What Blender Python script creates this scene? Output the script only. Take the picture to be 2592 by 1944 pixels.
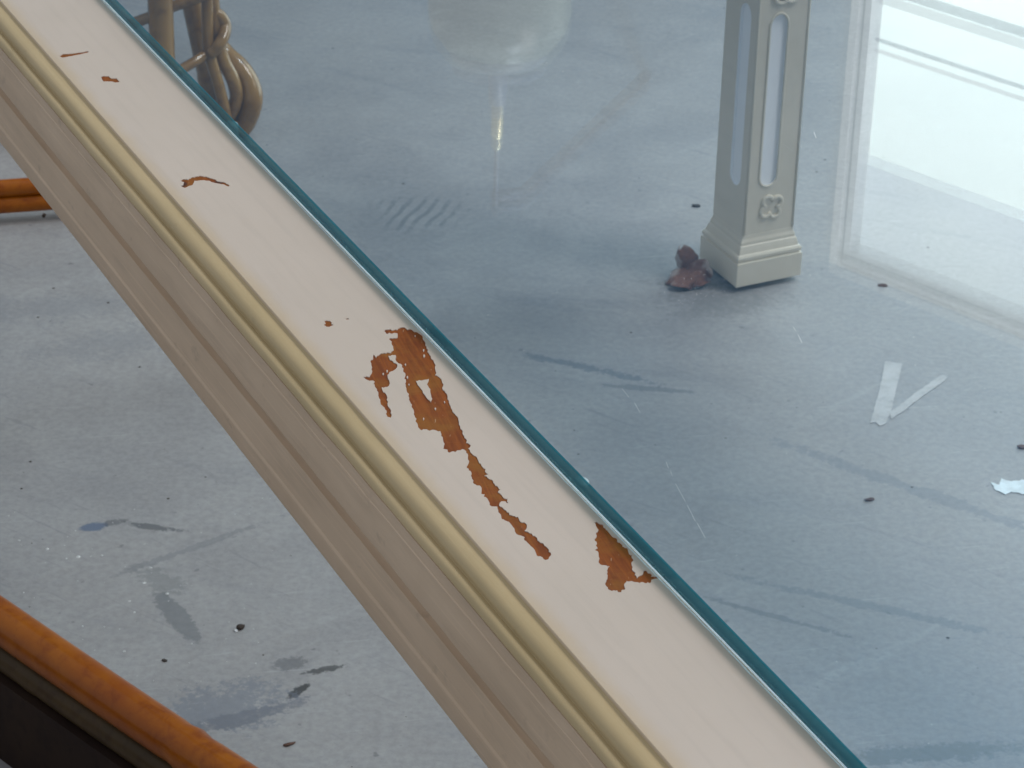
import bpy, bmesh, math, random
import numpy as np
from mathutils import Vector, Matrix, noise
from mathutils.geometry import delaunay_2d_cdt

for o in list(bpy.data.objects):
    bpy.data.objects.remove(o, do_unlink=True)
S = bpy.context.scene
COL = S.collection
random.seed(7)
# ------------------------------------------------------------------ camera
FPX, PITCH, ROLL, AZ = 6947.3, math.radians(28.5684), math.radians(1.4902), math.radians(26.523)
CAMH, TOPZ = 1.55, 0.75
cp, sp = math.cos(PITCH), math.sin(PITCH)
FWD = Vector((0, cp, -sp)); UP0 = Vector((0, sp, cp)); RT0 = Vector((1, 0, 0))
RT = RT0*math.cos(ROLL) + UP0*math.sin(ROLL)
UP = -RT0*math.sin(ROLL) + UP0*math.cos(ROLL)
CAMP = Vector((0, 0, CAMH))
cam = bpy.data.cameras.new('camera')
cam.sensor_width = 36.0
cam.lens = FPX/2592*36.0
cam.clip_start, cam.clip_end = 0.05, 100
cam.dof.use_dof = True
cam.dof.focus_distance = 1.66
cam.dof.aperture_fstop = 44
camo = bpy.data.objects.new('camera', cam)
M = Matrix((RT, UP, -FWD)).transposed().to_4x4()
M.translation = CAMP
camo.matrix_world = M
COL.objects.link(camo)
S.camera = camo
# ------------------------------------------------------------------ world, exposure
w = bpy.data.worlds.new('World'); S.world = w; w.use_nodes = True
bg = w.node_tree.nodes['Background']
bg.inputs['Color'].default_value = (0.87, 0.93, 1.0, 1)
bg.inputs['Strength'].default_value = 0.46
# daylight from the windows on the right of the place, out of the picture
wl = bpy.data.lights.new('window_daylight', 'AREA'); wl.shape = 'RECTANGLE'; wl.size = 2.4; wl.size_y = 1.6
wl.energy = 170; wl.color = (1.0, .95, .90)
wlo = bpy.data.objects.new('window_daylight', wl); COL.objects.link(wlo)
wlo.location = (2.6, 3.0, 4.0)
wlo.rotation_euler = (Vector((.2, 2.6, .4))-Vector(wlo.location)).to_track_quat('-Z', 'Y').to_euler()
# added cool lamp washing the upper wall, for a blue veil in the glass
sl_ = bpy.data.lights.new('wall_wash', 'AREA'); sl_.shape = 'RECTANGLE'; sl_.size = .7; sl_.size_y = .5
sl_.energy = 58; sl_.color = (.80, .92, 1.0)
slo = bpy.data.objects.new('wall_wash', sl_); COL.objects.link(slo)
slo.location = (.80, 3.65, 3.95)
slo.rotation_euler = (Vector((1.15, 4.5, 3.2))-Vector(slo.location)).to_track_quat('-Z', 'Y').to_euler()
S.view_settings.view_transform = 'Standard'
S.view_settings.look = 'None'
S.view_settings.exposure = 0.0
S.view_settings.gamma = 1.0
SKY_STRENGTH = 3.0
S.render.engine = 'CYCLES'
S.cycles.transparent_max_bounces = 16
S.render.resolution_x, S.render.resolution_y = 1024, 768

# ------------------------------------------------------------------ helpers: pixels to places
def ray(x, y): return FWD + RT*((x-1296)/FPX) - UP*((y-972)/FPX)
def at(x, y, z=0.0):
    d = ray(x, y); return CAMP + d*((z-CAMH)/d.z)
def at_depth(x, y, Y):
    d = ray(x, y); return CAMP + d*(Y/d.y)
DU = Vector((-math.sin(AZ), math.cos(AZ), 0)); DV = Vector((math.cos(AZ), math.sin(AZ), 0))
def vu(P): return (P.dot(DV), P.dot(DU))
# ------------------------------------------------------------------ helpers: objects
def tag(o, label=None, cat=None, group=None, kind=None):
    if label: o['label'] = label
    if cat: o['category'] = cat
    if group: o['group'] = group
    if kind: o['kind'] = kind
    return o
def empty(name, loc=(0, 0, 0), rz=0.0, parent=None):
    o = bpy.data.objects.new(name, None); COL.objects.link(o)
    o.empty_display_size = .05
    o.location = loc; o.rotation_euler = (0, 0, rz); o.parent = parent
    return o
def link(name, me, mats, parent=None, loc=None):
    o = bpy.data.objects.new(name, me); COL.objects.link(o)
    for m in (mats if isinstance(mats, (list, tuple)) else [mats]): 
        if len(me.materials) < (len(mats) if isinstance(mats, (list, tuple)) else 1): me.materials.append(m)
    o.parent = parent
    if loc is not None: o.location = loc
    return o
def mesh(name, verts, faces, mats, parent=None, loc=None, smooth=False, off=(0, 0, 0), mi=None):
    me = bpy.data.meshes.new(name)
    me.from_pydata([(v[0]-off[0], v[1]-off[1], v[2]-off[2]) for v in verts], [], faces)
    if mi: 
        for p, i in zip(me.polygons, mi): p.material_index = i
    if smooth:
        for p in me.polygons: p.use_smooth = True
    me.update()
    return link(name, me, mats, parent, loc)
def box_vf(x0, x1, y0, y1, z0, z1):
    v = [(x, y, z) for z in (z0, z1) for y in (y0, y1) for x in (x0, x1)]
    f = [(0, 2, 3, 1), (4, 5, 7, 6), (0, 1, 5, 4), (2, 6, 7, 3), (0, 4, 6, 2), (1, 3, 7, 5)]
    return v, f
def box(name, b, mat, parent=None, bevel=0.0, off=(0, 0, 0)):
    v, f = box_vf(*b)
    o = mesh(name, v, f, mat, parent, off=off)
    if bevel:
        md = o.modifiers.new('bevel', 'BEVEL'); md.width = bevel; md.segments = 3
        for p in o.data.polygons: p.use_smooth = True
    return o
def smooth_path(pts, n=10):
    out = []
    P = [Vector(p) for p in pts]
    for i in range(len(P)-1):
        p0 = P[max(i-1, 0)]; p1 = P[i]; p2 = P[i+1]; p3 = P[min(i+2, len(P)-1)]
        for k in range(n):
            t = k/n
            out.append(.5*((2*p1)+(p2-p0)*t+(2*p0-5*p1+4*p2-p3)*t*t+(-p0+3*p1-3*p2+p3)*t**3))
    out.append(P[-1]); return out
def tube_vf(pts, rad, ns=16, closed=False):
    P = [Vector(p) for p in pts]; n = len(P)
    R = rad if isinstance(rad, (list, tuple)) else [rad]*n
    v, f = [], []
    ref = None
    for i in range(n):
        if closed: t = P[(i+1) % n]-P[i-1]
        else: t = P[min(i+1, n-1)]-P[max(i-1, 0)]
        t.normalize()
        if ref is None:
            ref = t.orthogonal().normalized()
        ref = (ref - t*ref.dot(t)).normalized()
        b = t.cross(ref)
        for k in range(ns):
            a = 2*math.pi*k/ns
            v.append(P[i]+(ref*math.cos(a)+b*math.sin(a))*R[i])
    for i in range(n if closed else n-1):
        j = (i+1) % n
        for k in range(ns):
            k2 = (k+1) % ns
            f.append((i*ns+k, i*ns+k2, j*ns+k2, j*ns+k))
    if not closed:
        f.append(tuple(reversed(range(ns)))); f.append(tuple(range((n-1)*ns, n*ns)))
    return v, f
def tube(name, pts, rad, mat, parent=None, ns=16, closed=False, off=(0, 0, 0)):
    v, f = tube_vf(pts, rad, ns, closed)
    return mesh(name, v, f, mat, parent, smooth=True, off=off)
def inside(p, poly):
    c = False; n = len(poly); x, y = p
    for i in range(n):
        x1, y1 = poly[i]; x2, y2 = poly[i-1]
        if (y1 > y) != (y2 > y) and x < (x2-x1)*(y-y1)/(y2-y1)+x1: c = not c
    return c
def cdt(outer, loops):
    pts, edges = [], []
    for L in [outer]+loops:
        b = len(pts); n = len(L)
        pts += [Vector(p) for p in L]
        edges += [(b+i, b+(i+1) % n) for i in range(n)]
    V, E, F, _, _, _ = delaunay_2d_cdt(pts, edges, [], 1, 1e-9)
    return [tuple(p) for p in V], F

# ------------------------------------------------------------------ helpers: materials
class NT:
    def __init__(s, name):
        s.m = bpy.data.materials.new(name); s.m.use_nodes = True
        s.t = s.m.node_tree; s.b = s.t.nodes['Principled BSDF']; s.out = s.t.nodes['Material Output']
        s.tc = s.n('ShaderNodeTexCoord')
        s.geo = s.n('ShaderNodeNewGeometry')
    def n(s, ty, **kw):
        o = s.t.nodes.new(ty)
        for k, v in kw.items(): setattr(o, k, v)
        return o
    def l(s, a, b): s.t.links.new(a, b)
    def val(s, sock, v):
        if hasattr(v, 'is_linked') or isinstance(v, bpy.types.NodeSocket): s.l(v, sock)
        else: sock.default_value = v
    def noise(s, scale, detail=4, rough=.6, vec=None, dist=0.0):
        o = s.n('ShaderNodeTexNoise'); o.inputs['Scale'].default_value = scale
        o.inputs['Detail'].default_value = detail; o.inputs['Roughness'].default_value = rough
        o.inputs['Distortion'].default_value = dist
        s.l(vec if vec is not None else s.geo.outputs['Position'], o.inputs['Vector'])
        return o.outputs['Fac']
    def mapping(s, loc=(0, 0, 0), rot=(0, 0, 0), sc=(1, 1, 1), vec=None, ty='POINT'):
        if ty == 'POINT' and any(rot) and sc != (1, 1, 1):      # turn first, then stretch
            vec = s.mapping(rot=rot, vec=vec); rot = (0, 0, 0)
        o = s.n('ShaderNodeMapping', vector_type=ty)
        o.inputs['Location'].default_value = loc; o.inputs['Rotation'].default_value = rot; o.inputs['Scale'].default_value = sc
        s.l(vec if vec is not None else s.geo.outputs['Position'], o.inputs['Vector'])
        return o.outputs['Vector']
    def rng(s, v, a, b, c=0.0, d=1.0, smooth=True):
        o = s.n('ShaderNodeMapRange', interpolation_type='SMOOTHSTEP' if smooth else 'LINEAR')
        s.l(v, o.inputs['Value'])
        for k, x in zip(('From Min', 'From Max', 'To Min', 'To Max'), (a, b, c, d)): o.inputs[k].default_value = x
        return o.outputs['Result']
    def math(s, op, a, b=0.0):
        o = s.n('ShaderNodeMath', operation=op); s.val(o.inputs[0], a); s.val(o.inputs[1], b); return o.outputs[0]
    def mix(s, fac, a, b, blend='MIX'):
        o = s.n('ShaderNodeMix', data_type='RGBA', blend_type=blend)
        s.val(o.inputs[0], fac)
        s.val(o.inputs[6], a if not isinstance(a, tuple) else (*a, 1)); s.val(o.inputs[7], b if not isinstance(b, tuple) else (*b, 1))
        return o.outputs[2]
    def bump(s, h, strength=.2, dist=.001):
        o = s.n('ShaderNodeBump'); o.inputs['Strength'].default_value = strength; o.inputs['Distance'].default_value = dist
        s.l(h, o.inputs['Height']); s.l(o.outputs['Normal'], s.b.inputs['Normal'])
    def col(s, c): s.val(s.b.inputs['Base Color'], c if not isinstance(c, tuple) else (*c, 1))
    def set(s, **kw):
        for k, v in kw.items(): s.val(s.b.inputs[k.replace('_', ' ')], v)

# concrete floor
def make_floor_mat():
    m = NT('concrete'); P = m.geo.outputs['Position']
    big = m.noise(1.7, 5, .6); mid = m.noise(9, 6, .65, dist=.4); fine = m.noise(120, 4, .7)
    c = m.mix(m.rng(big, .3, .7), (.31, .303, .308), (.38, .367, .36))
    c = m.mix(m.rng(mid, .35, .75, 0, .45), c, (.43, .425, .42))
    streak = m.noise(1, 6, .62, vec=m.mapping(rot=(0, 0, .35), sc=(3, 13, 1)), dist=.9)
    c = m.mix(m.rng(streak, .52, .78, 0, .4), c, (.23, .235, .255))
    streak2 = m.noise(1, 5, .6, vec=m.mapping(rot=(0, 0, -.75), sc=(4, 22, 1)), dist=.7)
    c = m.mix(m.rng(streak2, .58, .75, 0, .35), c, (.46, .455, .45))
    c = m.mix(m.rng(fine, .3, .7, 0, .22), c, (.2, .2, .21), 'MULTIPLY')
    scr = m.noise(1, 3, .6, vec=m.mapping(rot=(0, 0, .62), sc=(7, 150, 1)), dist=.8)
    c = m.mix(m.rng(scr, .62, .72, 0, .35), c, (.2, .2, .215))
    scr2 = m.noise(1, 3, .6, vec=m.mapping(rot=(0, 0, -.2), sc=(9, 180, 1)), dist=.6)
    c = m.mix(m.rng(scr2, .64, .74, 0, .4), c, (.5, .5, .5))
    gr = m.noise(330, 2, .6)
    c = m.mix(m.rng(gr, .62, .74, 0, .35), c, (.18, .18, .19))
    speck = m.noise(70, 2, .5)
    c = m.mix(m.rng(speck, .70, .78, 0, .5), c, (.12, .12, .13))
    wn = m.math('MULTIPLY', m.math('ADD', m.noise(24, 4, .7), m.noise(150, 4, .7)), .5)
    def stain_or_shade(px, py, rx, ry, ang, colr, amt, rag=.7, soft=.35):
        nonlocal c
        ctr = at(px, py)
        v = m.mapping(loc=(ctr.x, ctr.y, 0), rot=(0, 0, math.radians(ang)), sc=(rx, ry, 1), ty='TEXTURE')
        ln = m.n('ShaderNodeVectorMath', operation='LENGTH'); m.l(v, ln.inputs[0])
        d = m.math('ADD', ln.outputs['Value'], m.math('MULTIPLY', m.math('SUBTRACT', wn, .5), rag*6.5))
        f = m.rng(d, 1-soft, 1.05, amt, 0)
        c = m.mix(f, c, colr)
    dk = (.10, .105, .115)
    stain_or_shade(447, 1560, .05, .013, -60, (.15, .16, .17), .6, .35, .2)
    stain_or_shade(410, 1470, .035, .02, -40, (.18, .19, .19), .4)
    stain_or_shade(238, 1333, .016, .009, 20, (.10, .14, .22), .8, .5)
    stain_or_shade(395, 1335, .035, .006, -12, dk, .75, .6)
    stain_or_shade(290, 1322, .012, .007, 30, dk, .6)
    stain_or_shade(760, 1745, .022, .006, 55, (.05, .05, .05), .9, .6)
    stain_or_shade(820, 1695, .028, .005, 22, (.06, .06, .06), .8, .7)
    stain_or_shade(735, 1680, .02, .012, 20, dk, .5)
    stain_or_shade(560, 1790, .07, .04, 20, (.17, .19, .23), .55)
    stain_or_shade(600, 1820, .09, .012, 28, (.14, .15, .18), .5)
    stain_or_shade(480, 1390, .11, .006, 38, (.2, .205, .215), .5)
    stain_or_shade(1480, 930, .085, .009, -22, (.12, .145, .175), .6)
    stain_or_shade(1650, 985, .06, .006, -6, (.13, .145, .16), .5)
    stain_or_shade(1830, 770, .09, .05, 10, (.13, .13, .12), .35, .8, .8)  # soft contact shade painted round the leg foot
    stain_or_shade(1740, 720, .07, .02, 0, (.10, .09, .08), .5, .6, .8)  # soft contact shade painted under the dry leaf
    stain_or_shade(2380, 1905, .13, .018, 8, (.13, .14, .14), .6, .6, .5)
    stain_or_shade(2230, 1540, .16, .008, -20, (.16, .18, .2), .45, .7)
    stain_or_shade(1960, 1560, .09, .005, -25, (.14, .15, .165), .5)
    stain_or_shade(2290, 1230, .22, .012, -34, (.17, .19, .22), .4)
    stain_or_shade(300, 870, .12, .05, 20, (.2, .21, .235), .3, .9, .8)
    stain_or_shade(120, 780, .15, .05, 10, (.2, .21, .235), .3, .9, .8)
    # shoe tread print: curved ribs inside an ellipse
    ctr = at(1060, 540)
    v = m.mapping(loc=(ctr.x, ctr.y, 0), rot=(0, 0, math.radians(8)), sc=(.062, .055, 1), ty='TEXTURE')
    ln = m.n('ShaderNodeVectorMath', operation='LENGTH'); m.l(v, ln.inputs[0])
    wv = m.n('ShaderNodeTexWave', wave_type='BANDS', bands_direction='X')
    wv.inputs['Scale'].default_value = 1.15; wv.inputs['Distortion'].default_value = 3.2; wv.inputs['Detail'].default_value = 2; wv.inputs['Detail Scale'].default_value = .8
    m.l(m.mapping(loc=(0, 0, 0), rot=(0, 0, math.radians(24)), sc=(1, 1, 1), vec=v), wv.inputs['Vector'])
    msk = m.rng(m.math('ADD', ln.outputs['Value'], m.math('MULTIPLY', m.math('SUBTRACT', wn, .5), 3)), .55, 1.15, .5, 0)
    c = m.mix(m.math('MULTIPLY', msk, m.rng(wv.outputs['Fac'], .5, .85)), c, (.11, .125, .14))
    m.col(c)
    m.set(Roughness=m.rng(mid, .2, .8, .42, .62))
    m.b.inputs['Specular IOR Level'].default_value = .35
    m.bump(m.math('ADD', m.math('MULTIPLY', fine, .4), mid), .18, .002)
    return m.m
# white paint of the frame top
def make_paint(name, c0, c1, rough=.38, streaks=True, spec=.5, wear=.25, stain_v=None):
    m = NT(name)
    loc = m.mapping(rot=(0, 0, -AZ), sc=(1, 1, 1))
    a = m.noise(6, 5, .6); b = m.noise(1, 5, .6, vec=m.mapping(rot=(0, 0, -AZ), sc=(160, 9, 60)))
    c = m.mix(m.rng(a, .3, .7), c0, c1)
    c = m.mix(m.rng(b, .45, .75, 0, wear), c, tuple(x*.82 for x in c0))
    if wear > .3:
        b2 = m.noise(1, 4, .6, vec=m.mapping(rot=(0, 0, -AZ), sc=(420, 5, 420)))
        c = m.mix(m.rng(b2, .52, .72, 0, wear*.7), c, tuple(min(1, x*1.2) for x in c1))
        b3 = m.noise(1, 3, .7, vec=m.mapping(rot=(0, 0, -AZ), sc=(60, 38, 60)))
        c = m.mix(m.rng(b3, .62, .74, 0, wear*.7), c, tuple(x*.7 for x in c0))
    if stain_v:
        dp = m.n('ShaderNodeVectorMath', operation='DOT_PRODUCT'); m.l(m.geo.outputs['Position'], dp.inputs[0]); dp.inputs[1].default_value = DV
        vv = m.math('ADD', dp.outputs['Value'], m.math('MULTIPLY', m.math('SUBTRACT', m.noise(30, 4, .6), .5), .008))
        c = m.mix(m.rng(vv, stain_v, stain_v+.013, .55, 0), c, (.58, .43, .24))
    m.col(c); m.set(Roughness=rough); m.b.inputs['Specular IOR Level'].default_value = spec
    if streaks:
        d = m.noise(1, 3, .5, vec=m.mapping(rot=(0, 0, -AZ-.12), sc=(900, 70, 200)))
        m.bump(m.math('ADD', m.rng(d, .62, .8, 0, 1), m.math('MULTIPLY', m.noise(260, 3), .25)), .22, .0004)
    return m.m
MAT = {}
MAT['concrete'] = make_floor_mat()
MAT['paint'] = make_paint('white_paint', (.61, .515, .425), (.64, .54, .45), .36, stain_v=.557)
MAT['cream'] = make_paint('yellowed_paint', (.53, .405, .215), (.58, .445, .25), .45, False, wear=.33)
MAT['taupe'] = make_paint('cream_paint', (.62, .465, .325), (.69, .525, .375), .48, False, wear=.6)
MAT['legpaint'] = make_paint('leg_paint', (.70, .64, .52), (.77, .71, .59), .38, False)
MAT['slot'] = make_paint('lit_slot_paint', (.92, .94, .97), (.95, .97, .99), .4, False)  # brighter than the leg paint: light inside the slots is coloured in

def make_bare():
    m = NT('bare_wood')
    g = m.noise(1, 6, .65, vec=m.mapping(rot=(0, 0, -AZ+.15), sc=(260, 22, 100)), dist=.5)
    b = m.noise(45, 4, .6)
    c = m.mix(m.rng(g, .3, .72), (.30, .085, .013), (.17, .042, .008))
    c = m.mix(m.rng(b, .4, .7, 0, .6), c, (.30, .125, .018))
    k = m.noise(38, 1, .4, vec=m.mapping(loc=(.7, .2, 0)))
    c = m.mix(m.rng(k, .74, .8, 0, .85), c, (.05, .02, .018))
    fl = m.noise(1, 2, .5, vec=m.mapping(rot=(0, 0, -AZ+.5), sc=(700, 130, 100)))
    c = m.mix(m.rng(fl, .70, .76, 0, .7), c, (.5, .33, .2))
    m.col(c); m.set(Roughness=.5); m.b.inputs['Specular IOR Level'].default_value = .2; m.bump(g, .3, .0006)
    return m.m
MAT['bare'] = make_bare()
m = NT('chip_rim'); m.col((.7, .66, .6)); m.set(Roughness=.25); MAT['rim'] = m.m
m = NT('glossy_highlight_lip'); m.col((.82, .84, .86)); m.set(Roughness=.12); m.b.inputs['Coat Weight'].default_value = 1.0; m.b.inputs['Coat Roughness'].default_value = .06; MAT['lip'] = m.m  # whiter than the rail paint, so the lip's highlight sits in its colour

def make_glass(name, tint):
    m = NT(name); t = m.t; t.nodes.remove(m.b)
    d = m.n('ShaderNodeVectorMath', operation='DOT_PRODUCT')
    m.l(m.geo.outputs['Incoming'], d.inputs[0]); m.l(m.geo.outputs['Normal'], d.inputs[1])
    x = m.math('SUBTRACT', 1.0, m.math('ABSOLUTE', d.outputs['Value']))
    fr = m.math('ADD', .043, m.math('MULTIPLY', .957, m.math('POWER', x, 4.7)))
    tr = m.n('ShaderNodeBsdfTransparent'); tr.inputs[0].default_value = (*tint, 1)
    gl = m.n('ShaderNodeBsdfGlossy'); gl.inputs['Roughness'].default_value = 0.0
    mx = m.n('ShaderNodeMixShader'); m.l(fr, mx.inputs[0]); m.l(tr.outputs[0], mx.inputs[1]); m.l(gl.outputs[0], mx.inputs[2])
    m.l(mx.outputs[0], m.out.inputs['Surface'])
    return m.m
MAT['glass'] = make_glass('clear_glass', (.96, .99, 1.0))
MAT['pane'] = make_glass('door_glass', (.98, .99, .99))
def make_edge():
    m = NT('green_glass_edge')
    sx = m.n('ShaderNodeSeparateXYZ'); m.l(m.geo.outputs['Position'], sx.inputs[0])
    f = m.rng(sx.outputs['Z'], .7495, .7605)
    n = m.noise(1, 4, .6, vec=m.mapping(rot=(0, 0, -AZ), sc=(1, 14, 1)))
    c = m.mix(f, (.003, .062, .125), (.006, .17, .235))
    c = m.mix(m.rng(n, .4, .7, 0, .4), c, (.006, .11, .15))
    m.col(c); m.set(Roughness=.22); m.b.inputs['Specular IOR Level'].default_value = .25
    tr = m.n('ShaderNodeBsdfTransparent'); tr.inputs[0].default_value = (.35, .85, .9, 1); mx = m.n('ShaderNodeMixShader'); mx.inputs[0].default_value = .15
    m.l(m.b.outputs[0], mx.inputs[1]); m.l(tr.outputs[0], mx.inputs[2]); m.l(mx.outputs[0], m.out.inputs['Surface'])
    return m.m
MAT['edge'] = make_edge()
m = NT('edge_highlight'); d_ = m.n('ShaderNodeBsdfDiffuse'); d_.inputs[0].default_value = (.93, .96, .98, 1); t_ = m.n('ShaderNodeBsdfTranslucent'); t_.inputs[0].default_value = (.92, .97, 1, 1)
a_ = m.n('ShaderNodeAddShader'); m.l(d_.outputs[0], a_.inputs[0]); m.l(t_.outputs[0], a_.inputs[1]); m.l(a_.outputs[0], m.out.inputs['Surface']); MAT['arris'] = m.m  # over-bright pale mix that paints the line of light along the glass edge
def make_bamboo(name, ca, cb, cc, rough=.28, coat=.5, scale=1.0):
    m = NT(name)
    P = m.tc.outputs['Object']
    a = m.noise(14*scale, 5, .6, vec=P); b = m.noise(60*scale, 4, .6, vec=P, dist=.5)
    c = m.mix(m.rng(a, .3, .7), ca, cb)
    c = m.mix(m.rng(b, .45, .75, 0, .6), c, cc)
    m.col(c); m.set(Roughness=rough); m.b.inputs['Coat Weight'].default_value = coat; m.b.inputs['Coat Roughness'].default_value = .15
    m.b.inputs['Specular IOR Level'].default_value = .2; m.bump(b, .1, .001)
    return m.m
MAT['orange'] = make_bamboo('orange_bamboo', (.36, .105, .004), (.27, .062, .003), (.17, .03, .002), .34, .25)
MAT['tan'] = make_bamboo('tan_rattan', (.36, .205, .062), (.26, .135, .035), (.14, .065, .018), .2, 1.0)
MAT['darkwood'] = make_bamboo('dark_stained_wood', (.035, .02, .013), (.022, .012, .01), (.012, .007, .006), .6, .0)
MAT['olive'] = make_bamboo('dark_cane', (.09, .055, .022), (.06, .038, .016), (.04, .02, .01), .5, .1)
m = NT('nail'); m.col((.03, .02, .015)); m.set(Roughness=.5); MAT['nail'] = m.m
def make_leafmat():
    m = NT('dry_leaf')
    a = m.noise(60, 5, .6); b = m.noise(26, 3, .5)
    c = m.mix(m.rng(a, .3, .7), (.26, .125, .085), (.16, .07, .05))
    c = m.mix(m.rng(b, .50, .62, 0, .85), c, (.46, .40, .37))
    m.col(c); m.set(Roughness=.7); m.bump(a, .6, .002); return m.m
MAT['leaf'] = make_leafmat()
def flat(name, c, rough=.6, **kw):
    m = NT(name); n = m.noise(kw.get('sc', 90), 4, .6)
    m.col(m.mix(m.rng(n, .3, .7), tuple(x*.8 for x in c), c)); m.set(Roughness=rough); return m.m
MAT['tape'] = None
def make_tape():
    m = NT('worn_tape'); n = m.noise(60, 4, .6)
    m.col(m.mix(m.rng(n, .3, .7), (.56, .55, .55), (.64, .63, .62))); m.set(Roughness=.55)
    tr = m.n('ShaderNodeBsdfTransparent'); mx = m.n('ShaderNodeMixShader')
    m.l(m.rng(m.noise(30, 5, .7), .3, .75, .1, .5), mx.inputs[0]); m.l(m.b.outputs[0], mx.inputs[1]); m.l(tr.outputs[0], mx.inputs[2])
    m.l(mx.outputs[0], m.out.inputs['Surface']); return m.m
MAT['tape'] = make_tape()
MAT['splat'] = flat('white_splash', (.72, .80, .84), .4)
MAT['crumb'] = flat('dark_crumb', (.05, .035, .028), .8)
MAT['brownbit'] = flat('brown_crumb', (.14, .07, .05), .8)
MAT['whitebit'] = flat('white_crumb', (.75, .75, .75), .6)
MAT['lint'] = flat('white_lint', (.85, .87, .9), .8)
MAT['rubber'] = flat('clear_bumper', (.66, .74, .74), .25)
MAT['frame_white'] = flat('door_white', (.78, .79, .84), .4)
MAT['wall'] = flat('wall_plaster', (.115, .29, .47), .8, sc=1.2)  # blue put into the wall colour for the veil mirrored in the glass
MAT['seal'] = flat('dark_seal', (.10, .16, .2), .6)
def make_blind():
    m = NT('blind_cloth'); n = m.noise(4, 3)
    d = m.n('ShaderNodeBsdfDiffuse'); d.inputs[0].default_value = (.8, .8, .86, 1)
    t = m.n('ShaderNodeBsdfTranslucent'); m.l(m.mix(m.rng(n, .3, .7), (.78, .80, .92), (.88, .90, .96)), t.inputs[0])
    mx = m.n('ShaderNodeMixShader'); mx.inputs[0].default_value = .75
    m.l(d.outputs[0], mx.inputs[1]); m.l(t.outputs[0], mx.inputs[2]); m.l(mx.outputs[0], m.out.inputs['Surface'])
    return m.m
MAT['blind'] = make_blind()
def make_sky():
    m = NT('bright_sky'); e = m.n('ShaderNodeEmission'); e.inputs[0].default_value = (.86, 1.0, .985, 1); e.inputs[1].default_value = SKY_STRENGTH
    m.l(e.outputs[0], m.out.inputs['Surface']); return m.m
MAT['sky'] = make_sky()
m = NT('opal_shade'); m.col((.17, .22, .21)); m.set(Roughness=.3); MAT['opal'] = m.m
m = NT('blue_metal'); m.col((.10, .16, .26)); m.set(Roughness=.35); MAT['bluemetal'] = m.m
m = NT('brass'); m.col((.8, .72, .45)); m.set(Roughness=.25, Metallic=.6); MAT['brass'] = m.m

# ================================================================== SETTING
floor = mesh('floor', [(-6, -4, 0), (6, -4, 0), (6, 9, 0), (-6, 9, 0)], [(0, 1, 2, 3)], MAT['concrete'])
tag(floor, 'worn blue-grey concrete floor with scuffs and specks', kind='structure')

# wall with the glazed door whose reflection shows in the glass
WANG = math.radians(90-132.37)
J = Vector((.640, 4.959, 0)); HEAD = 2.367; OPW = 1.95
wall = empty('wall', J, WANG); tag(wall, 'plain blue-tinted wall around a bright glazed door', kind='structure')
WT = 4.6
box('wall_panel', (-4.0, 0, 0, .03, 0, WT), MAT['wall'], wall)
box('wall_panel', (OPW, OPW+2.0, 0, .03, 0, WT), MAT['wall'], wall)
box('wall_panel', (0.0005, OPW-.0005, .0, .03, HEAD, WT), MAT['wall'], wall)
door = empty('glazed_door', J, WANG); tag(door, 'bright white-framed glazed door reflected at the upper right of the glass', 'door')
def ring(name, s0, s1, z0, z1, w, y0, y1, mat):
    v, f = [], []
    for b in ((s0, s0+w, y0, y1, z0, z1), (s1-w, s1, y0, y1, z0, z1), (s0+w, s1-w, y0, y1, z1-w, z1), (s0+w, s1-w, y0, y1, z0, z0+w)):
        vv, ff = box_vf(*b); k = len(v); v += vv; f += [tuple(i+k for i in q) for q in ff]
    return mesh(name, v, f, mat, door)
ring('outer_frame', .001, OPW-.001, .001, HEAD-.001, .017, -.02, .025, MAT['frame_white'])
ring('seal', .018, OPW-.018, .018, HEAD-.018, .010, -.004, .022, MAT['seal'])
ring('sash_frame', .028, OPW-.028, .028, HEAD-.028, .014, -.012, .024, MAT['frame_white'])
mesh('pane', [(.042, .004, .042), (OPW-.042, .004, .042), (OPW-.042, .004, HEAD-.042), (.042, .004, HEAD-.042)], [(0, 1, 2, 3)], MAT['pane'], door)
BL = 2.13
mesh('blind', [(.044, .020, BL), (OPW-.044, .020, BL), (OPW-.044, .020, HEAD-.044), (.044, .020, HEAD-.044)], [(0, 1, 2, 3)], MAT['blind'], door)
box('glazing_bar', (.042, OPW-.042, .010, .016, 1.885, 1.891), MAT['bluemetal'], door)
box('glazing_bar', (.042, OPW-.042, .010, .016, 1.775, 1.792), MAT['bluemetal'], door)
sky = mesh('sky', [(J.x-.6, J.y+1.7, .01), (J.x+2.6, J.y-1.22, .01), (J.x+2.6, J.y-1.22, 3.2), (J.x-.6, J.y+1.7, 3.2)], [(0, 3, 2, 1)], MAT['sky'])
tag(sky, 'bright overcast sky seen through the door', kind='structure')

# bracket lamp whose faint reflection shows at the top of the glass
def mirrored(x, y, Y, z=.7603):
    g = at(x, y, z); q = ray(x, y); q = Vector((q.x, q.y, -q.z)); return g+q*((Y-g.y)/q.y)
PY = 4.6
lc = mirrored(1262, 160, PY)
lamp = empty('bracket_lamp', (lc.x, lc.y, 0)); tag(lamp, 'bell-shaped pale lamp on a wall bracket, faintly mirrored at the top of the glass', 'lamp')
def lathe(name, prof, mat):
    n = 40; v, f = [], []
    for (r, y) in prof:
        zc = mirrored(1262, y, PY).z
        for i in range(n): v.append((r*math.cos(2*math.pi*i/n), r*math.sin(2*math.pi*i/n), zc))
    for k in range(len(prof)-1):
        for i in range(n): f.append((k*n+i, k*n+(i+1) % n, (k+1)*n+(i+1) % n, (k+1)*n+i))
    return mesh(name, v, f, mat, lamp, smooth=True)
k_ = 5.2/FPX
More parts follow.
